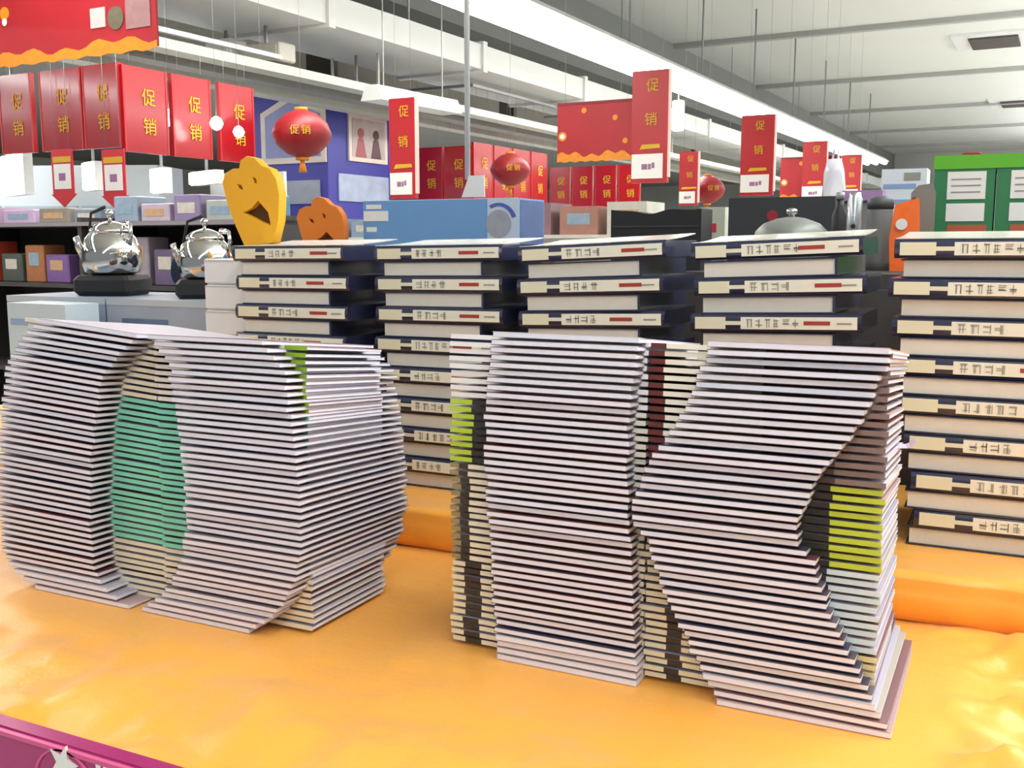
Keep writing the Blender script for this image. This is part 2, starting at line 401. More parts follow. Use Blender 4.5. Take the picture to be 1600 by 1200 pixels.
O_R = [(0, -1.013), (.023, -.979), (.049, -.952), (.08, -.934), (.124, -.923), (.183, -.92), (.237, -.924), (.284, -.929), (.31, -.934), (.35, -.938), (.37, -.949), (.383, -.96), (.4, -.978)]
K_I = [(0, -.474), (.13, -.482), (.24, -.489), (.32, -.491), (.41, -.478)]
K_A = [(0, -.184), (.013, -.193), (.063, -.221), (.106, -.246), (.126, -.255), (.167, -.270), (.181, -.275), (.196, -.290), (.216, -.294), (.246, -.284), (.268, -.276), (.286, -.266), (.306, -.252), (.323, -.240), (.343, -.230), (.365, -.222), (.387, -.214), (.41, -.205)]
NO, NK = 43, 45
letter_stack(LM_O, NO, O_L, 1.050, 'left curve of the letter O', 'workbooks of the letter O, left curve', R(4.5), -1.10)
letter_stack(LM_O, NO, O_R, 1.050, 'right curve of the letter O', 'workbooks of the letter O, right curve', cov=MIDSHADEC)
letter_stack(LM_I, NK, K_I, 1.120, 'upright of the letter K', 'workbooks of the letter K, upright', yb=1.146)
letter_stack(LM_K, NK, K_A, 1.118, 'angled arm of the letter K', 'workbooks of the letter K, arm', yb=1.146)
okind = lambda z: MINT if .085 < z < .3 else CREAM
base_stack(NO-1, -1.2335, 1.090, 'left stack behind the letter O', 'workbooks behind the O, left', okind, R(4.5), -1.10)
base_stack(NO-1, -.966, 1.087, 'right stack behind the letter O', 'workbooks behind the O, right', lambda z: MINT if .085 < z < .3 else (S_OLIME if z > .3 else CREAM))
base_stack(NK-1, -.5145, 1.146, 'left stack behind the letter K', 'workbooks behind the K, left', lambda z: S_WHITE if z > .325 else S_LIMEL if z > .245 else S_BANDL if z > .11 else S_BANDL2)
base_stack(NK-1, -.2455, 1.146, 'right stack behind the letter K', 'workbooks behind the K, right', lambda z: S_REDR if z > .262 else S_LIMER if z > .165 else S_BLUER if z > .075 else S_CREAMR)

# ================================================================ TALL STACKS OF HARDBACKS
NAVY = mat('navy_cover', '2A2E48', .22, 0, .1, 20, coat=.6)
CREAMP = mat('cream_print', 'E6E2C4', .5); CREAML = mat('pale_cream_print', 'EDEBD8', .5)
PAGES2 = mat('thick_pages', 'E0DCD0', .85, 0, .04, 80, bump=.05)
REDINK = mat('red_ink', 'A83A30', .6); GREYINK = mat('grey_ink', '96948A', .6)
HT = .0281; HWID = .268; HDEP = .19
hc = .0022
cov_s = MB().box(0, .004, 0, HWID, HDEP, hc).box(0, .004, HT-hc, HWID, HDEP, HT).box(HWID-.002, .012, hc, HWID, HDEP, HT-hc).box(0, .012, hc, .002, HDEP, HT-hc).mesh('boards_spine_out')
pag_s = MB().box(.004, .012, hc, HWID-.004, HDEP-.006, HT-hc).mesh('pages_spine_out')
def spine_mesh():
    v = []; n = 6
    for x in (0, HWID):
        for i in range(n+1):
            a = math.pi*i/n; v.append((x, .006 - .007*math.sin(a), HT/2 - HT/2*math.cos(a)))
        v.append((x, .012, HT)); v.append((x, .012, 0))
    m = n+3; f = [(i, i+1, m+i+1, m+i) for i in range(m-1)] + [(m-1, 0, m, 2*m-1), tuple(range(m)), tuple(range(2*m-1, m-1, -1))]
    return MB().add(v, f, False).mesh('spine_hardback')
spn_s = spine_mesh()
def patch(x0, x1, z0, z1, nm): return MB().box(x0, -.0016, z0, x1, .003, z1).mesh(nm)
pz0, pz1 = .0045, HT-.0045
p_price = patch(.008, .058, pz0, pz1, 'end_label'); p_line = patch(.058, .083, .0110, .0172, 'band_line'); p_title = patch(.083, .262, pz0, pz1, 'title_panel')
def title_print(seed, rows=5):
    r = random.Random(seed); b = MB(); x = .092; n = r.choice((4, 5, 6))
    for c in range(n):
        w = r.choice((.009, .011, .013))
        for s in range(5):
            if r.random() < .55: zz = r.uniform(.008, .02); b.box(x, -.0022, zz, x + w*r.uniform(.6, 1), -.0016, zz+.0012)
            else: xx = x + w*r.uniform(.1, .9); b.box(xx, -.0022, .0075, xx+.0012, -.0016, .0205)
        x += w + .004
    return b.mesh('title_marks')
TPR = [title_print(s) for s in range(6)]
p_red = [patch(.172+.01*i, .212+.01*i, .0115, .0175, 'red_strip') for i in range(3)]
for m_ in p_red:
    for v in m_.vertices: v.co.y -= .0006
p_small = patch(.232, .254, .0128, .0152, 'small_print')
for v in p_small.vertices: v.co.y -= .0006
lift = MB().add([(x, .004 + .185*j/8, HT + .0006 + .011*(j/8)**1.6 + dz) for dz in (0, .0012) for j in range(9) for x in (.001, HWID-.001)], [(dz+2*j, dz+2*j+1, dz+2*j+3, dz+2*j+2) for dz in (0, 18) for j in range(8)] + [(2*j, 2*j+2, 2*j+20, 2*j+18) for j in range(8)] + [(2*j+1, 2*j+19, 2*j+21, 2*j+3) for j in range(8)] + [(0, 1, 19, 18), (16, 34, 35, 17)]).mesh('lifted_cover')
EW, ED = .214, .262
cov_e = MB().box(0, 0, 0, EW, ED, hc).box(0, 0, HT-hc, EW, ED, HT).box(EW-.004, 0, hc, EW, ED, HT-hc).mesh('boards_edge_out')
pag_e = MB().box(.004, .003, hc, EW-.004, ED-.004, HT-hc).mesh('pages_edge_out')
STACKS = [(-1.395, 1.60, 0.6, 'leftmost stack', 0.0284), (-1.088, 1.635, 1.0, 'stack behind the gap between letters', 0.0285),
          (-.788, 1.64, 3.0, 'middle stack', 0.0287), (-.472, 1.64, 2.8, 'stack right of the middle one', 0.0291), (-.166, 1.64, .3, 'rightmost stack', 0.0292)]
NS = 16
for si, (sx, sy, tl, where, HP) in enumerate(STACKS):
    for k in range(NS):
        z = .8703 + k*HP; th = -R(tl)*(k/NS)**1.5; top = NS-1-k
        jx, jy = rnd(.004), rnd(.004)
        if si == 4: jx += .05*sstep(.35, 0, k*HP) ; jx -= .0
        zz = z + .134*math.sin(th)
        if k % 2 == NS % 2 + 1 or (k % 2 == 1):
            t = thing('hardback_book', 'spine-out hardback, %s of the %s' % (ordn(top), where), 'book', (sx+jx, sy+jy, zz), (0, th, R(rnd(.8))), 'hardbacks in tall stacks')
            obj('boards', cov_s, NAVY, t); obj('pages', pag_s, PAGES2, t); sp = obj('spine', spn_s, NAVY, t)
            if top == 0: obj('lifted_cover', lift, mat('cover_face', 'D6D4C6', .25, 0, .08, 8, coat=.4), t)
            obj('end_label', p_price, CREAMP, sp); obj('band_line', p_line, CREAMP, sp); obj('title_panel', p_title, CREAML, sp)
            obj('title_marks', random.choice(TPR), GREYINK, sp); obj('red_strip', random.choice(p_red), REDINK, sp); obj('small_print', p_small, GREYINK, sp)
        else:
            t = thing('hardback_book', 'page-edge-out hardback, %s of the %s' % (ordn(top), where), 'book', (sx+.014+jx*.5, sy+.004+jy, zz), (0, th, R(rnd(.6))), 'hardbacks in tall stacks')
            obj('boards', cov_e, NAVY, t); obj('pages', pag_e, PAGES2, t)
# white slipcased blocks left of the first stack
MWB = mat('white_slipcase', 'E8ECEE', .5)
for k in range(8):
    t = thing('white_slipcase', 'blank white slipcase, %s in the pile by the hardbacks' % ordn(7-k), 'book box', (-1.535 + rnd(.004), 1.66, .8705 + k*.0535), (0, 0, R(rnd(1))), 'white slipcases')
    MB().rbox(0, 0, 0, .128, .2, .0525, .004).build('case', MWB, t); MB().box(.004, -.0012, .048, .124, .0, .0505).build('seam', mat('slip_seam', 'C8CCCE', .6), t)

# ================================================================ ISLAND BEHIND THE STACKS
misl = mat('island_board', 'CFCBC0', .6); mdark = mat('counter_dark', '3C3A3A', .6)
t = thing('display_counter', 'dark display counter standing behind the hardback stacks', 'counter', (-.75, 2.5, 0))
MB().box(-.95, -.40, 0, 1.1, .5, 1.24).build('body', mdark, t); MB().box(-.97, -.38, 1.24, 1.12, .52, 1.27).build('worktop', mdark, t)  # coloured dark to stand in for the dark gaps between the stacks
IZ = 1.2701
# blue carton
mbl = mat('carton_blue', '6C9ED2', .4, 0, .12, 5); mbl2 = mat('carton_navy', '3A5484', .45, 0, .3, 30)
t = thing('blue_carton', 'long sky-blue appliance carton behind the hardbacks', 'carton', (-1.273, 2.2, IZ), (0, 0, 0))
MB().box(-.22, 0, 0, .22, .14, .165).build('box', mbl, t)
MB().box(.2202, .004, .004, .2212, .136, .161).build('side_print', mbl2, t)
MB().box(-.218, -.001, .115, -.145, 0, .14).build('white_label', CARD, t)
MB().box(.135, -.0012, .0, .219, 0, .164).build('pale_print', mat('carton_pale', 'C2D2E4', .4, 0, .1, 12), t)
MB().lathe([(.034, -.0022), (.034, -.0012)], 20, (.165, 0, .105), 'y').build('product_picture', mat('carton_pic', '9AA0AC', .4, 0, .3, 25), t)
MB().prism([(.165+.05*math.cos(a), .105+.05*math.sin(a)) for a in [R(x) for x in range(20, 121, 10)]] + [(.165+.038*math.cos(a), .105+.042*math.sin(a)) for a in [R(x) for x in range(120, 19, -10)]], -.0022, -.0012).build('blue_arc', mat('arc_blue', '4A62B4', .4), t)
MB().box(-.21, -.001, .145, -.165, 0, .156).build('small_print', CARD, t); MB().box(-.21, -.001, .088, -.18, 0, .1).build('small_print', CARD, t)
MB().box(-.2, .02, .165, .2, .1, .167).build('flap', CARD, t)
t = thing('price_card', 'white price card on a thin pole hanging over the blue carton', 'price card', (-1.39, 2.6, 1.459))
MB().prism([(-.036, 0), (.038, 0), (.036, .06), (-.012, .06)], -.004, 0).build('card', CARD, t)
MB().tube([(-.02, .004, .05), (-.02, .004, 3.2)], .008, 8).build('pole', WHITEMETAL, t)
# orange face cut-outs
MFOAM = mat('orange_foam', 'F0B01C', .6, 0, .05, 8); MFOAM2 = mat('deep_orange_foam', 'DE7A1C', .6, 0, .05, 8)
def cutout(name, label, loc, rz, m, s=1):
    out = [(-.03, 0), (.038, .006), (.052, .05), (.056, .1), (.05, .13), (.036, .15), (.016, .157), (.0, .172), (-.018, .176), (-.032, .168), (-.036, .152), (-.052, .152), (-.07, .144), (-.078, .125), (-.068, .085), (-.05, .04)]
    eye1 = [(-.045, .125), (-.032, .12), (-.026, .108), (-.04, .113)]; eye2 = [(-.006, .138), (.004, .132), (.006, .12), (-.004, .124)]
    mouth = [(-.034, .066), (-.01, .075), (.006, .09), (.03, .066), (.036, .038), (.008, .047)]
    c = bpy.data.curves.new('cutout_outline', 'CURVE'); c.dimensions = '2D'; c.fill_mode = 'BOTH'; c.extrude = .012; c.bevel_depth = .001
    for poly in (out, eye1, eye2, mouth):
        sp = c.splines.new('POLY'); sp.points.add(len(poly)-1); sp.use_cyclic_u = True
        for p, q in zip(sp.points, poly): p.co = (q[0], q[1], 0, 1)
    o = bpy.data.objects.new('tmp', c); COL.objects.link(o)
    me = bpy.data.meshes.new_from_object(o.evaluated_get(bpy.context.evaluated_depsgraph_get())); bpy.data.objects.remove(o)
    me.transform(Matrix.Rotation(R(90), 4, 'X'))
    t = thing(name, label, 'cutout', loc, (0, 0, rz)); t.scale = (s, s, s)
    obj('face_plate', me, m, t)
    for e in (eye1, eye2, mouth): MB().prism(e, .002, .006).build('hole_shade', mat('foam_shade', '5A3A14', .8), t)  # brown plugs put the shade of the cut holes into colour
    return t
cutout('face_cutout', 'yellow-orange foam cutout with cut eyes and open mouth', (-1.418, 1.71, 1.3255), R(4), MFOAM, 1.03)
cutout('face_cutout', 'deeper orange foam cutout peeking up behind the hardbacks', (-1.585, 2.17, IZ), R(8), MFOAM2, 1.0)
# black bag
t = thing('black_bag', 'black zipped bag with a dipped top edge behind the hardbacks', 'bag', (-.727, 2.22, IZ))
n = 16; xs = [-.105+.21*i/n for i in range(n+1)]
topz = [.137 - .016*math.exp(-((x+.01)/.035)**2) + .004*math.cos(x*40) for x in xs]
b = MB(); b.prism([(xs[0], 0)] + [(xs[-1], 0)] + [(x, z) for x, z in zip(reversed(xs), reversed(topz))], 0, .09); b.build('body', BLACK, t)
MB().box(-.1, -.002, .095, .1, 0, .099).build('zip', mat('zip_grey', '4A4A4A', .4, .6), t)
MB().tube([(-.06, .045, .125), (-.03, .045, .12), (.03, .045, .12), (.07, .045, .13)], .006).build('handle', BLACK, t)
# dark long box
t = thing('dark_carton', 'long charcoal carton with a small red mark', 'carton', (-.533, 2.62, IZ), (0, 0, R(-2)))
MB().box(-.132, 0, 0, .132, .16, .172).build('box', mat('charcoal_card', '34363A', .5), t)
MB().lathe([(.014, -.0015), (.014, 0)], 12, (-.02, 0, .128), 'y').build('red_mark', mat('mark_red', '9A2430', .5), t)
MB().box(-.13, .01, .172, .13, .15, .174).build('lid_flap', mat('charcoal_card', '34363A', .5), t)
# grey lid heap
t = thing('pan_lid', 'grey pan lid with round knob in front of the charcoal carton', 'pan lid', (-.447, 2.32, IZ))
MB().lathe([(.078, 0), (.08, .05), (.078, .085), (.06, .103), (.03, .114), (.012, .117)], 28).build('dome', mat('lid_grey', '80847E', .45, .3), t)
MB().lathe([(.006, .117), (.006, .122), (.012, .125), (.012, .132), (.006, .136)], 16).build('knob', CHROME, t)
MB().lathe([(.082, .045), (.086, .05), (.082, .055)], 28, cap=False).build('rim', mat('rim_navy', '2A2E50', .4), t)
# chrome flask, grey canister
t = thing('steel_flask', 'upright steel flask with a dark round mouth piece', 'flask', (-.312, 2.3, IZ))
MB().lathe([(.015, 0), (.0155, .09), (.0155, .15), (.012, .158), (.0115, .166)], 18).build('body', mat('brushed_steel', 'C8CCD0', .25, .9), t)
MB().lathe([(.009, -.0165), (.009, -.0145)], 16, (0, 0, .095), 'y').build('port', CHROME, t); MB().lathe([(.005, -.0175), (.005, -.0155)], 12, (0, 0, .095), 'y').build('port_hole', BLACK, t)
t = thing('grey_canister', 'squat grey canister with darker lid beside the flask', 'canister', (-.274, 2.42, IZ))
MB().lathe([(.026, 0), (.027, .02), (.027, .13), (.026, .135)], 22).build('body', mat('canister_grey', '6E706E', .5), t); MB().lathe([(.028, .135), (.028, .155), (.01, .163)], 22).build('lid', mat('lid_dark', '484A4A', .5), t)
t = thing('black_bottle', 'slim black bottle between the flask and the charcoal carton', 'bottle', (-.352, 2.36, IZ))
MB().lathe([(.014, 0), (.016, .01), (.016, .12), (.008, .14), (.008, .155)], 16).build('body', BLACK, t); MB().lathe([(.0095, .155), (.0095, .17)], 12).build('cap', GREYMETAL, t)
# orange tin, grey chair-like back
t = thing('orange_packet', 'bright orange snack packet beside the green cartons', 'packet', (-.217, 2.36, IZ))
MB().add([(-.026,0,0),(.026,0,0),(.026,.03,0),(-.026,.03,0),(-.03,.003,.07),(.03,.003,.07),(.03,.03,.07),(-.03,.03,.07),(-.022,.012,.142),(.026,.012,.156),(.026,.016,.156),(-.022,.016,.142)],
  [(0,3,2,1),(0,1,5,4),(1,2,6,5),(2,3,7,6),(3,0,4,7),(4,5,9,8),(5,6,10,9),(6,7,11,10),(7,4,8,11),(8,9,10,11)]).build('pouch', mat('packet_orange', 'F06A1C', .35, 0, .15, 40), t)
MB().lathe([(.012, .0005), (.012, .0035)], 14, (-.006, -.002, .1), 'y').build('round_print', CARD, t)
t = thing('grey_board', 'upright dull grey board leaning behind the orange packet', 'board', (-.19, 2.43, IZ), (R(-4), 0, 0))
MB().prism([(-.026, 0), (.026, 0), (.026, .17), (.018, .19), (-.01, .186), (-.024, .17)], 0, .012).build('panel', mat('board_grey', '7C7870', .6), t)
MB().box(-.02, -.004, .0, -.014, 0, .16).build('edge_strip', mat('lid_dark', '484A4A', .5), t)
# green cartons
MG = mat('carton_green', '2F7A4C', .45, 0, .1, 12); ML = mat('carton_lime', '5FB428', .45, 0, .1, 12); MO = mat('carton_rust', 'B4583A', .5)
for i, (x, lab) in enumerate([(-.111, 'green carton with lime lid and two white label panels'), (.016, 'green lime-topped carton cut off by the right frame edge')]):
    t = thing('green_carton', lab, 'carton', (x, 2.5, IZ), (0, 0, 0), 'green cartons')
    MB().box(-.0615, 0, 0, .0615, .16, .222).build('box', MG, t)
    MB().box(-.0635, -.002, .222, .0635, .162, .252).build('lid', ML, t)
    MB().box(-.034, -.0016, .156, .044, 0, .216).build('white_panel', CARD, t); MB().box(-.034, -.0016, .108, .044, 0, .147).build('white_panel', CARD, t)
    for q in range(3): MB().box(-.026, -.0022, .17+.014*q, .034, -.0016, .173+.014*q).build('print_line', GREYINK, t)
    MB().box(-.03, -.0014, .085, .05, 0, .1).build('rust_strip', MO, t)
    if i == 0:
        r = thing('red_tray', 'small dark red tray lying on the left green carton', 'tray', (x+.008, 2.54, IZ+.2523)); MB().rbox(-.018, 0, 0, .022, .05, .007, .002).build('tray', REDDARK, r); MB().box(-.014, .004, .007, .018, .046, .0085).build('inlay', RED, r)
# things on the counter's far side
t = thing('white_carton', 'white carton with blue stripes behind the grey board', 'carton', (-.27, 2.86, IZ))
MB().box(-.055, 0, 0, .055, .1, .25).build('box', mat('carton_white', 'DDE2EA', .45), t)
for z in (.16, .2): MB().box(-.05, -.0012, z, .03, 0, z+.012).build('blue_stripe', mat('stripe_blue', '8AA4CC', .5), t)
MB().box(.0, -.0012, .22, .04, 0, .24).build('grey_print', GREYINK, t)
t = thing('plastic_bag', 'crumpled white plastic bag hanging by the red signs', 'bag', (-.452, 2.92, IZ))
b = MB(); pr = [(.02, 0), (.03, .05), (.024, .1), (.03, .16), (.024, .2), (.027, .25), (.016, .285)]; b.lathe(pr, 14)
b.v = [(x + .014*noise.noise(Vector((x*60, y*60, z*22))), y + .014*noise.noise(Vector((x*60, y*60, z*22+9))), z) for x, y, z in b.v]; b.build('bag', mat('bag_white', 'E6E4EA', .3), t)
MB().tube([(-.008, 0, .28), (-.004, 0, .31), (.006, 0, .31), (.008, 0, .28)], .003).build('handle', mat('bag_white', 'E6E4EA', .3), t)
t = thing('purple_folder', 'thin mauve folder lying on the grey canister shelf', 'folder', (-.354, 2.72, IZ))
MB().box(-.042, 0, 0, .042, .05, .165).build('stand', mat('stand_grey', '8A8A8C', .5), t); MB().box(-.046, -.01, .165, .05, .06, .19).build('folder', mat('mauve', 'A884B4', .5), t)
t = thing('small_box', 'small pale carton with a red patch beside the charcoal carton', 'carton', (-.77, 2.86, IZ))
MB().box(-.036, 0, 0, .036, .08, .16).build('box', mat('pale_green_card', 'B8BCA8', .5), t); MB().box(-.02, -.0012, .09, .012, 0, .115).build('red_patch', RED, t)

# ================================================================ LEFT DISPLAY: POTS ON BOXES
mgb = mat('carton_greyblue', '8A98AC', .5, 0, .25, 14); mgb2 = mat('carton_greypale', '9AA6B6', .5, 0, .25, 10)
BX = [(-2.10, 'left'), (-1.755, 'right')]
for r_, z in enumerate((.8702, 1.036)):
    for i, (x, nm) in enumerate(BX):
        t = thing('grey_blue_carton', 'grey-blue cookware carton, %s of the %s row under the steel pots' % (nm, ('lower', 'upper')[r_]), 'carton', (x, 1.76, z), (0, 0, R(rnd(1.5))), 'cartons under the steel pots')
        MB().box(-.168, 0, 0, .168, .28, .165).build('box', (mgb, mgb2)[i], t)
        MB().box(-.12, -.0012, .04, .02, 0, .12).build('picture', mat('carton_pic2', '5C7090', .5, 0, .4, 18), t); MB().box(-.168, -.001, .15, .168, 0, .165).build('edge_tape', mat('tape_pale', 'B4BEC6', .4), t)
def pot(label, loc, s, rz):
    t = thing('steel_pot', label, 'pot', loc, (0, 0, rz), 'steel pots on cartons'); t.scale = (s*.8, s*.8, s*1.12)
    MB().rbox(-.105, -.1, 0, .105, .1, .052, .012).build('base', BLACK, t)
    MB().lathe([(.07, .052), (.095, .06), (.104, .085), (.102, .115), (.09, .145), (.07, .162)], 32).build('body', CHROME, t)
    MB().lathe([(.074, .16), (.072, .168), (.05, .182), (.02, .19), (.01, .191)], 32).build('lid', CHROME, t)
    MB().lathe([(.006, .19), (.006, .198), (.014, .203), (.014, .214), (.006, .219)], 16).build('knob', CHROME, t)
    MB().tube([(.085, -.03, .13), (.1, -.05, .155), (.095, -.04, .18), (.06, 0, .185)], .008).build('handle', CHROME, t)
    MB().tube([(-.09, -.02, .1), (-.108, -.03, .125), (-.115, -.035, .15)], [.018, .013, .011]).build('spout', CHROME, t)
    MB().tube([(-.085, 0, .14), (-.06, -.02, .21), (0, -.03, .225)], .005).build('bail', BLACK, t)
pot('large polished steel pot on a black base, left of the two', (-2.03, 1.88, 1.2015), .86, R(20))
pot('smaller polished steel pot on a black base by the white slipcases', (-1.725, 1.88, 1.2015), .76, R(35))
t = thing('navy_pan', 'dark navy pan standing on edge between the two steel pots', 'pan', (-1.885, 1.98, 1.2015))
MB().lathe([(.05, 0), (.055, .01), (.058, .02), (.054, .02), (.05, .012)], 28, (0, .0, .058), 'y').build('pan', mat('pan_navy', '3C4258', .35, .3), t); MB().rbox(-.012, -.01, .0, .012, 0, .07, .003).build('handle', mat('pan_handle', '8A5A58', .5), t)
t = thing('pale_blue_carton', 'pale blue carton at the left frame edge behind the letter O', 'carton', (-1.95, 1.60, .8702), (0, 0, R(-2)))
MB().box(-.12, 0, 0, .075, .09, .325).build('box', mat('carton_paleblue', 'B8CCD8', .45, 0, .12, 8), t)
MB().box(-.11, -.0012, .275, .04, 0, .29).build('blue_stripe', mat('stripe_blue', '8AA4CC', .5), t); MB().box(-.1, -.0012, .1, .02, 0, .2).build('grey_print', mat('carton_pic2', '5C7090', .5), t)

# ================================================================ SHELVING ON THE LEFT
mshelf = mat('shelf_dark', '3A3634', .6); mboard = mat('shelf_board', '8A8288', .5)
t = hthing('shelf_unit', 'dark shelf unit full of mixed goods behind the steel pots', 'shelf', -4.35, 3.6, 0)
MB().box(-1.3, .5, 0, 1.05, .53, 1.46).build('back_panel', mshelf, t)
for x in (-1.3, -.13, 1.02): MB().box(x, 0, 0, x+.03, .5, 1.46).build('upright', mshelf, t)
for z in (.2, .66, 1.12, 1.437): MB().box(-1.3, -.01, z-.02, 1.05, .5, z).build('shelf_board', mshelf if z < 1.4 else mboard, t)
GOODS = [(-.75, .17, .155, '4A5248', 'dark green packet'), (-.56, .15, .2, 'A86A40', 'rusty orange packet'), (-.38, .18, .15, '7C5A94', 'violet box'), (-.16, .05, .25, 'A0A8A8', 'pale tall bottle'),
         (.05, .14, .2, '7A4A48', 'brown box'), (.24, .13, .24, '9A9098', 'grey box'), (.42, .16, .18, '6A5A78', 'plum box'), (.62, .15, .25, '54606A', 'slate box'), (.84, .16, .2, '50685C', 'deep teal box'), (-.96, .16, .22, 'B0402C', 'red packet')]
for i, (x, w, h, c, lab) in enumerate(GOODS):
    g = hthing('shelf_packet', lab + ' on the upper shelf behind the steel pots', 'packet', -4.35 + x, 3.66, 1.1202, group='goods on the left shelf')
    m_ = mat('good_%s' % c, c, .45, 0, .3, 18)
    if i == 3: MB().lathe([(.02, 0), (.025, .02), (.025, .16), (.01, .2), (.01, .23)], 14).build('bottle', m_, g); MB().lathe([(.013, .23), (.013, .25)], 12).build('cap', CARD, g)
    else: MB().rbox(-w/2, 0, 0, w/2, .14, h, .006).build('pack', m_, g); MB().box(-w*.3, -.0015, h*.45, w*.25, 0, h*.8).build('label_print', mat('good_lab_%d' % (i % 3), ['C8C0B4', '8AA0B0', 'C09A70'][i % 3], .5, 0, .3, 30), g)
TOP = [(-1.05, .25, .09, 'A08AA0', 'mauve'), (-.75, .26, .075, 'C0A8C4', 'lilac'), (-.46, .24, .08, '8A8478', 'khaki'), (-.2, .2, .07, '7E8C9A', 'steel-blue'), (.09, .17, .13, '90A0B0', 'blue-grey'), (.3, .2, .09, 'B8A8B4', 'pinkish grey'), (.52, .18, .13, '8C7CA0', 'violet-grey'), (.74, .19, .1, 'A8B0A8', 'pale olive'), (.93, .15, .12, '5A94A8', 'teal')]
for i, (x, w, h, c, lab) in enumerate(TOP):
    g = hthing('shelf_carton', lab + ' carton standing on top of the left shelf unit', 'carton', -4.35 + x, 3.72, 1.4372, group='cartons on top of the left shelf')
    MB().rbox(-w/2, 0, 0, w/2, .2, h, .005).build('box', mat('topgood_%d' % i, c, .45, 0, .25, 15), g); MB().box(-w*.35, -.0015, h*.3, w*.3, 0, h*.7).build('label_print', mat('good_lab_%d' % (i % 3), 'C8C0B4', .5), g)
# lit fridge-like panels glowing far left
for i, (x, y, z, w, h, lab) in enumerate([(-8.3, 6.0, 1.75, .62, .36, 'large glowing light panel at the left edge'), (-7.65, 6.28, 1.79, .27, .25, 'square glowing light panel left of the arrow sign'), (-7.12, 6.56, 1.765, .25, .22, 'square glowing light panel right of the arrow sign'), (-6.77, 6.75, 1.84, .5, .12, 'long low glowing light panel by the foam cutout')]):
    t = hthing('light_box', lab, 'light', x, y, z, R(-20), group='glowing light panels at the left')
    MB().box(-w/2, .02, 0, w/2, .1, h).build('housing', WHITEMETAL, t); MB().box(-w/2+.01, 0, .01, w/2-.01, .02, h-.01).build('diffuser', LAMPPANEL, t)
    MB().box(-.01, .05, h, .01, .07, (3.76 if i == 0 else 2.98)-z).build('hanger', GREYMETAL, t)
for i, (x, y, z, r_) in enumerate([(-5.48, 5.19, 2.11, .052), (-5.22, 5.33, 2.075, .042), (-5.15, 5.45, 2.03, .036)]):
    t = hthing('globe_lamp', ['large round white lamp between the red panels', 'smaller round lamp right of the large one', 'round lamp beside the rightmost red panel'][i], 'lamp', x+.45, y-.42, z, group='round lamps')
    MB().lathe([(.01, -r_), (r_*.7, -r_*.7), (r_, 0), (r_*.7, r_*.7), (.01, r_)], 18).build('globe', LAMPPANEL, t); MB().tube([(0, 0, r_), (0, 0, 4.7-z)], .0015, 5).build('cord', GREYMETAL, t)

# ================================================================ RED PROMOTION SIGNS
def red_panel(label, hx, hy, z, w, h, rz, top, group, glare=False):
    t = hthing('hanging_promotion_sign', label, 'sign', hx, hy, z, rz, group)
    MB().box(-w/2, 0, 0, w/2, .03, h).build('panel', mat('panel_gloss', '9E1620', .2, 0, .08, 6, coat=.5), t)
    for q in (-w/2, w/2-.012): MB().box(q, -.003, 0, q+.012, 0, h).build('edge_strip', mat('strip_red', 'B82A2C', .35), t)
    lettering('character', '促', h*.2, YELLOW, (.02, -.004, h*.66), t); lettering('character', '销', h*.2, YELLOW, (.02, -.004, h*.32), t)
    [MB().tube(q, .0015, 5).build('hanger', GREYMETAL, t) for q in ([(-w*.3, .015, h), (-w*.3, .015, top-z)], [(w*.3, .015, h), (w*.3, .015, top-z)])]
    return t
G1 = 'red hanging panels at the left'
for x0, x1, lab in [(-6.054, -5.747, 'glossy red 促销 panel at the left frame edge'), (-5.667, -5.29, 'red 促销 panel second from the left frame edge'), (-5.277, -4.965, 'red 促销 panel just left of the ring corner')]:
    red_panel(lab, (x0+x1)/2, 4.332, 1.893, x1-x0, .485, 0, 2.62, G1)
for y0, y1, lab in [(4.345, 4.683, 'red 促销 panel right of the ring corner with white glare'), (4.723, 5.049, 'red 促销 panel between the two round lamps'), (5.123, 5.449, 'rightmost red 促销 panel of the left ring')]:
    red_panel(lab, -4.949, (y0+y1)/2, 1.868, y1-y0, .5, R(90), 2.62, G1)
t = hthing('suspension_rig', 'grey square suspension rig carrying the left red panels', 'rig', -4.95, 4.33, 2.6)
MB().box(-1.3, -.01, 0, .02, .02, .03).build('front_rail', GREYMETAL, t); MB().box(-.01, .02, 0, .02, 1.4, .03).build('side_rail', GREYMETAL, t)
[MB().tube(q, .0015, 5).build('hanger', GREYMETAL, t) for q in ([(-1.0, 0, .03), (-1.0, 0, .47)], [(0, 1.2, .03), (0, 1.2, 2.1)], [(0, 0, .03), (0, 0, 2.1)])]
def arrow_tag(label, hx, hy, z):
    t = hthing('arrow_price_sign', label, 'sign', hx, hy, z, 0, 'arrow-ended price signs')
    MB().prism([(-.115, .06), (-.095, .06), (-.095, .33), (.095, .33), (.095, .06), (.115, .06), (0, -.02)], 0, .008).build('arrow_board', RED, t)
    MB().box(-.075, -.003, .09, .075, 0, .24).build('price_card', CARD, t); MB().box(-.08, -.003, .25, .08, 0, .285).build('yellow_strip', YELLOW, t)
    MB().box(-.03, -.004, .14, .03, -.003, .185).build('card_print', PRINTV, t)
    [MB().tube(q, .0015, 5).build('hanger', GREYMETAL, t) for q in ([(-.06, .004, .33), (-.06, .004, 2.62-z)], [(.06, .004, .33), (.06, .004, 2.62-z)])]
arrow_tag('red arrow price sign with white card, left of the two', -5.47, 4.31, 1.57)
arrow_tag('red arrow price sign with white card, right of the two', -5.02, 4.31, 1.55)
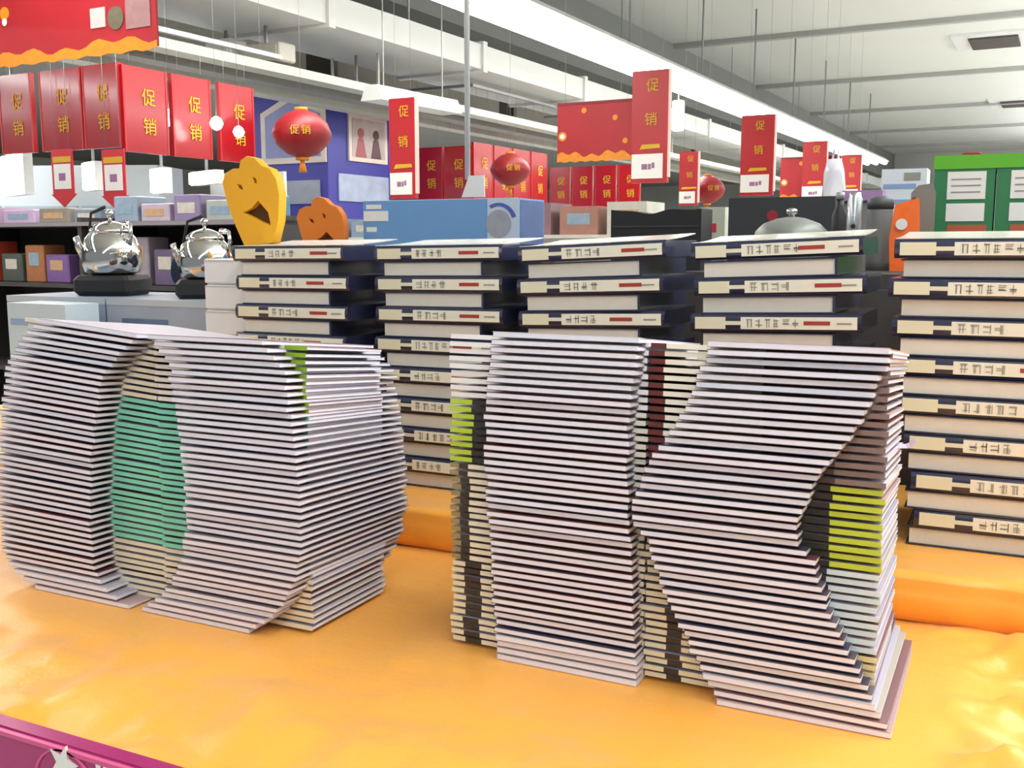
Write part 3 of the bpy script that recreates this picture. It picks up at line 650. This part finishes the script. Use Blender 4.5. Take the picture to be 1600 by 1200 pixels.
def tall_sign(label, hx, hy, z, w, h, top, side=None):
    t = hthing('promotion_sign', label, 'sign', hx, hy, z, 0, 'tall red promotion signs')
    MB().box(-w/2, 0, 0, w/2, .04, h).build('panel', mat('sign_red', 'B02028', .4, 0, .1, 7), t)
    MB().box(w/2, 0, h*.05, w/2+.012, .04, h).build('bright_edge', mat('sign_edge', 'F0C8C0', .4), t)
    lettering('character', '促', h*.115, YELLOW, (.02, -.004, h*.87), t); lettering('character', '销', h*.115, YELLOW, (.01, -.004, h*.57), t)
    MB().prism([(-.08, h*.30), (.09, h*.31), (.085, h*.345), (-.06, h*.345)], -.005, 0).build('yellow_ribbon', YELLOW, t)
    MB().box(-w*.48, -.006, h*.04, w*.38, 0, h*.26).build('price_card', CARD, t)
    MB().box(-w*.2, -.007, h*.12, -w*.04, -.006, h*.17).box(-w*.02, -.007, h*.12, w*.06, -.006, h*.17).box(w*.08, -.007, h*.13, w*.16, -.006, h*.18).build('card_print', PRINTV, t)
    [MB().tube(q, .0015, 5).build('hanger', GREYMETAL, t) for q in ([(-w*.3, .02, h), (-w*.3, .02, top-z)], [(w*.3, .02, h), (w*.3, .02, top-z)])]
tall_sign('tall red 促销 sign with white price card below the lit row', -2.96, 7.72, 1.80, .3, .86, 4.65)
tall_sign('second tall red 促销 sign above the charcoal carton', -2.54, 9.31, 1.757, .3, .71, 4.65)
tall_sign('third tall red 促销 sign beside the plastic bag', -2.94, 13.48, 1.85, .3, .76, 4.65)
tall_sign('farthest small red 促销 sign at the end of the lit row', -3.11, 16.86, 1.98, .3, .72, 4.65)
tall_sign('tall dark red 促销 sign beside the blue poster tower', -4.65, 6.78, 1.677, .24, .77, 4.65)
tall_sign('tall red 促销 sign far behind the black bag', -3.55, 10.4, 1.72, .2, .55, 4.65)
def banner(label, hx, hy, z, w, h, top, rich):
    t = hthing('red_banner', label, 'banner', hx, hy, z, 0, 'red banners with gold fringe')
    MB().box(-w/2, 0, 0, w/2, .012, h).build('cloth', mat('banner_cloth', 'A81A24', .5, 0, .2, 5), t)
    n = 24; low = [(-w/2 + w*i/n, -.012 + .006*math.sin(i*1.9)) for i in range(n+1)]; hi = [(-w/2 + w*i/n, h*.1 + h*.035*math.sin(i*1.3) + h*.03*math.sin(i*.45)) for i in range(n, -1, -1)]
    MB().prism(low + hi, -.004, 0).build('gold_fringe', GOLD, t)
    MB().box(-w/2, -.003, h*.955, w/2, 0, h).build('top_hem', REDDARK, t)
    MB().lathe([(h*.08, -.004), (h*.08, 0)], 16, (-w*.43, 0, h*.6 if rich else h*.42), 'y').build('gold_coin', GOLD, t)
    MB().lathe([(h*.045, -.006), (h*.045, -.004)], 14, (-w*.43, 0, h*.5 if rich else h*.42), 'y').build('coin_face', CARD, t)
    if rich:
        MB().box(w*.12, -.004, h*.28, w*.21, 0, h*.5).build('white_goods_picture', mat('pic_white', 'D8B8B4', .5), t)
        MB().lathe([(h*.13, -.004), (h*.13, 0)], 16, (w*.27, 0, h*.36), 'y').build('jar_picture', mat('pic_olive', '6A6450', .5, 0, .3, 30), t)
        MB().box(w*.33, -.004, h*.22, w*.47, 0, h*.62).build('box_picture', mat('pic_mauve', 'A07878', .5, 0, .3, 20), t); MB().box(w*.34, -.005, h*.62, w*.42, 0, h*.78).build('violet_picture', mat('pic_violet', '6A3A5C', .5), t)
    else:
        for (px, pz) in ((.25, .7), (-.15, .85), (.38, .3)): MB().lathe([(h*.05, -.003), (h*.05, 0)], 10, (w*px, 0, h*pz), 'y').build('gold_dot', GOLD, t)
    [MB().tube(q, .0015, 5).build('hanger', GREYMETAL, t) for q in ([(-w*.4, .006, h), (-w*.4, .006, top-z)], [(w*.4, .006, h), (w*.4, .006, top-z)])]
banner('large red banner with gold fringe at the upper left corner', -4.40, 3.57, 2.245, 1.16, .42, 4.65, True)
banner('red banner with gold fringe beside the tall sign', -3.43, 7.74, 2.0, .68, .46, 4.65, False)
banner('red banner with gold fringe beside the second tall sign', -3.02, 13.6, 1.88, .75, .55, 4.65, False)

# blue poster tower with hexagon frames
mblue = mat('poster_blue', '3C3C9A', .5, 0, .08, 2)
t = hthing('poster_tower', 'square deep-blue poster tower with hexagon picture frames', 'poster stand', -6.47, 8.15, 0)
MB().box(-.95, 0, 0, 0, 1.1, 2.84).build('tower', mblue, t)
def hexa(cx, cz, w, h): return [(cx-w/2, cz-h*.42), (cx+w/2, cz-h*.42), (cx+w/2, cz+h*.26), (cx, cz+h*.5), (cx-w/2, cz+h*.26)]
fr = MB().prism(hexa(-.42, 2.43, .82, .74), -.02, 0).build('hexagon_frame', mat('frame_cream', 'DCCFC4', .5), t); MB().prism(hexa(-.42, 2.43, .7, .6), -.024, -.02).build('frame_picture', mat('frame_pic', '8A90C0', .5, 0, .2, 4), fr)
MB().box(-.9, -.015, 1.72, -.1, 0, 1.95).build('lower_picture', mat('tower_low', '9AA0B0', .5, 0, .3, 6), t); MB().box(-.48, -.03, 2.72, -.36, -.02, 2.78).build('red_tab', RED, t)
fr = MB().prism(hexa(0, 2.44, .66, .68), -.02, 0).build('hexagon_frame', mat('frame_cream', 'DCCFC4', .5), t); fr.rotation_euler.z = R(90); fr.location = (0, .65, 0)
MB().box(-.28, -.024, 2.2, .28, -.02, 2.58).build('frame_picture', mat('frame_pic2', 'B8A8A8', .5, 0, .35, 9), fr)
for q in (-.14, .12): MB().lathe([(.05, -.03), (.05, -.024)], 12, (q, 0, 2.44), 'y').prism([(q-.09, 2.2), (q+.09, 2.2), (q+.04, 2.39), (q-.04, 2.39)], -.028, -.024).build('figure_print', mat('fig_%d' % (q > 0), ['A05058', '5A3A40'][q > 0], .5), fr)
o = MB().box(-.45, -.015, 1.75, .4, 0, 2.02).build('lower_picture', mat('tower_low2', 'A8B4D0', .4, 0, .3, 7), t); o.rotation_euler.z = R(90); o.location = (0, .6, 0)
# red lanterns
def lantern(label, hx, hy, z, r_):
    t = hthing('red_lantern', label, 'lantern', hx, hy, z, 0, 'red hanging lanterns')
    MB().lathe([(r_*.16, -r_*.78), (r_*.5, -r_*.66), (r_*.85, -r_*.36), (r_, 0), (r_*.85, r_*.36), (r_*.5, r_*.66), (r_*.16, r_*.78)], 24).build('globe', mat('lantern_red', '8E121C', .45, 0, .1, 5), t)
    for s in (-1, 1): MB().lathe([(r_*.22, s*r_*.74), (r_*.22, s*r_*.86)], 16).build('rim', GOLD, t)
    lettering('character', '促', r_*.3, YELLOW, (r_*.46, -r_*.91, r_*.05), t, (0, 0, R(27))); lettering('character', '销', r_*.3, YELLOW, (r_*.75, -r_*.69, r_*.05), t, (0, 0, R(47)))
    MB().tube([(0, 0, -r_*.86), (0, 0, -r_*1.25)], [r_*.06, r_*.14], 10).build('tassel', GOLD, t); MB().tube([(0, 0, r_*.86), (0, 0, 4.7-z)], .0015, 5).build('cord', GREYMETAL, t)
lantern('large red lantern with yellow lettering before the blue poster tower', -4.68, 5.62, 2.07, .205)
lantern('red lantern with yellow lettering among the far red panels', -4.87, 8.95, 2.04, .2)
lantern('dark red lantern low behind the black bag', -3.48, 10.83, 1.9, .19)
# far ring of red panels
G2 = 'far ring of red panels'
for i in range(2): red_panel(['far red 促销 panel beside the dark red sign', 'far red 促销 panel left of the white pole'][i], -6.26+.35*i, 9.66, 1.8, .33, .57, 0, 3.0, G2)
for i in range(4): red_panel('far red 促销 panel, %s right of the white pole' % ('first', 'second', 'third', 'fourth')[i], -5.72, 9.9+.45*i, 1.79, .42, .62, R(90), 3.0, G2)
for i in range(4): red_panel('farthest red 促销 panel row, %s from its left end' % ('first', 'second', 'third', 'fourth')[i], -6.05+.33*i, 12.5, 1.80, .3, .53, 0, 3.0, G2)
t = hthing('suspension_rig', 'grey suspension rig carrying the far red panels', 'rig', -5.72, 9.66, 2.98)
MB().box(-.8, -.01, 0, .02, .02, .03).build('front_rail', GREYMETAL, t); MB().box(-.01, .02, 0, .02, 2.0, .03).build('side_rail', GREYMETAL, t); [MB().tube(q, .0015, 5).build('hanger', GREYMETAL, t) for q in ([(0, 0, .03), (0, 0, .09)], [(-.7, 0, .03), (-.7, 0, .77)], [(0, 1.9, .03), (0, 1.9, .09)])]
t = hthing('suspension_rig', 'grey rail carrying the farthest red panel row', 'rig', -5.5, 12.51, 2.98)
MB().box(-.8, 0, 0, .8, .03, .03).build('rail', GREYMETAL, t); [MB().tube(q, .0015, 5).build('hanger', GREYMETAL, t) for q in ([(-.6, 0, .03), (-.6, 0, .09)], [(.6, 0, .03), (.6, 0, 1.72)])]

# ================================================================ FAR SHELVING
FAR = [(-2.3, 5.6, 3.4, 'pale gondola shelf behind the counter in the middle aisle'), (-6.2, 7.2, 2.6, 'pale gondola shelf below the blue poster tower'), (-3.6, 14.0, 4.0, 'far gondola shelf at the end of the aisle')]
FC = ['8AA0B8', 'B8C0B0', 'A87868', '98A888', '6A8AB0', 'C8C4B8', 'B0906A', '7C8C98', 'D0D4D4', '8A6A70']
names = ['blue-grey', 'pale sage', 'terracotta', 'moss', 'mid-blue', 'ivory', 'tan', 'slate', 'off-white', 'plum']
for si, (x, y, w, lab) in enumerate(FAR):
    t = hthing('gondola_shelf', lab, 'shelf', x, y, 0)
    MB().box(-w/2, .22, 0, w/2, .26, 1.36).build('back_panel', WHITEMETAL, t)
    if si == 1: MB().box(-w/2, .40, 1.38, -.36, .44, 2.0).build('pale_backing_board', WHITEMETAL, t)  # pale board added to lighten the dark background above this shelf
    for z in (.15, .55, .95, 1.38): MB().box(-w/2, 0, z-.02, w/2, .5, z).build('shelf_board', misl, t)
    for s in (-w/2, w/2-.03): MB().box(s, 0, 0, s+.03, .5, 1.4).build('upright', WHITEMETAL, t)
    n = (11, 8, 10)[si]; r2 = random.Random(si+5)
    for i in range(n):
        bw = w/n*.8; h = r2.uniform(.08, .2); c = (i*3+si*2) % 10
        g = hthing('shelf_carton', '%s carton, %s from the left on top of the %s' % (names[c], ('leftmost' if i == 0 else ORD[i].split()[0]), ('middle aisle gondola', 'gondola under the blue tower', 'far gondola')[si]), 'carton', x - w/2 + w/n*(i+.5), y+.05, 1.3803, 0, 'cartons on the ' + ('middle gondola', 'tower gondola', 'far gondola')[si])
        MB().box(-bw/2, 0, 0, bw/2, .3, h).build('box', mat('fc_%d' % c, FC[c], .45, 0, .25, 12), g); MB().box(-bw*.3, -.002, h*.35, bw*.3, 0, h*.75).build('label_print', mat('good_lab_%d' % (i % 3), 'C8C0B4', .5), g)

# pale cabinet added to lighten the dark far left, and a slip of paper caught in the K
t = hthing('backing_cabinet', 'tall pale cabinet added to lighten the dark behind the left-edge lights', 'cabinet', -8.62, 6.6, 0, R(24))
MB().box(-1.2, 0, 0, 1.1, .6, 2.06).build('body', mat('cabinet_pale', 'C8D0D4', .4, 0, .05, 2), t)
for q in range(3): d = MB().box(-1.17+.76*q, -.03, .15, -.45+.76*q, 0, 1.68).build('door', mat('cabinet_door', 'A8B8C0', .2, 0, .1, 3), t); MB().box(-.5+.76*q, -.06, .7, -.47+.76*q, -.03, 1.2).build('handle', GREYMETAL, d)
t = thing('paper_slip', 'small pinkish paper slip sticking out of the right side of the K', 'paper', (-.1095, 1.262, 1.088), (0, R(-28), R(10)))
b = MB(); b.add([(.004*i - .006, y + .004*math.sin(i*.8), .0015*math.sin(i*1.1) + dz) for dz in (0, .0006) for y in (0, .026) for i in range(8)],
  [(o+i, o+i+1, o+i+9, o+i+8) for o in (0, 16) for i in range(7)] + [(i, i+16, i+17, i+1) for i in range(7)] + [(8+i, 9+i, 25+i, 24+i) for i in range(7)] + [(0, 8, 24, 16), (7, 23, 31, 15)])
b.build('sheet', mat('slip_pink', 'D8C4D4', .6), t)
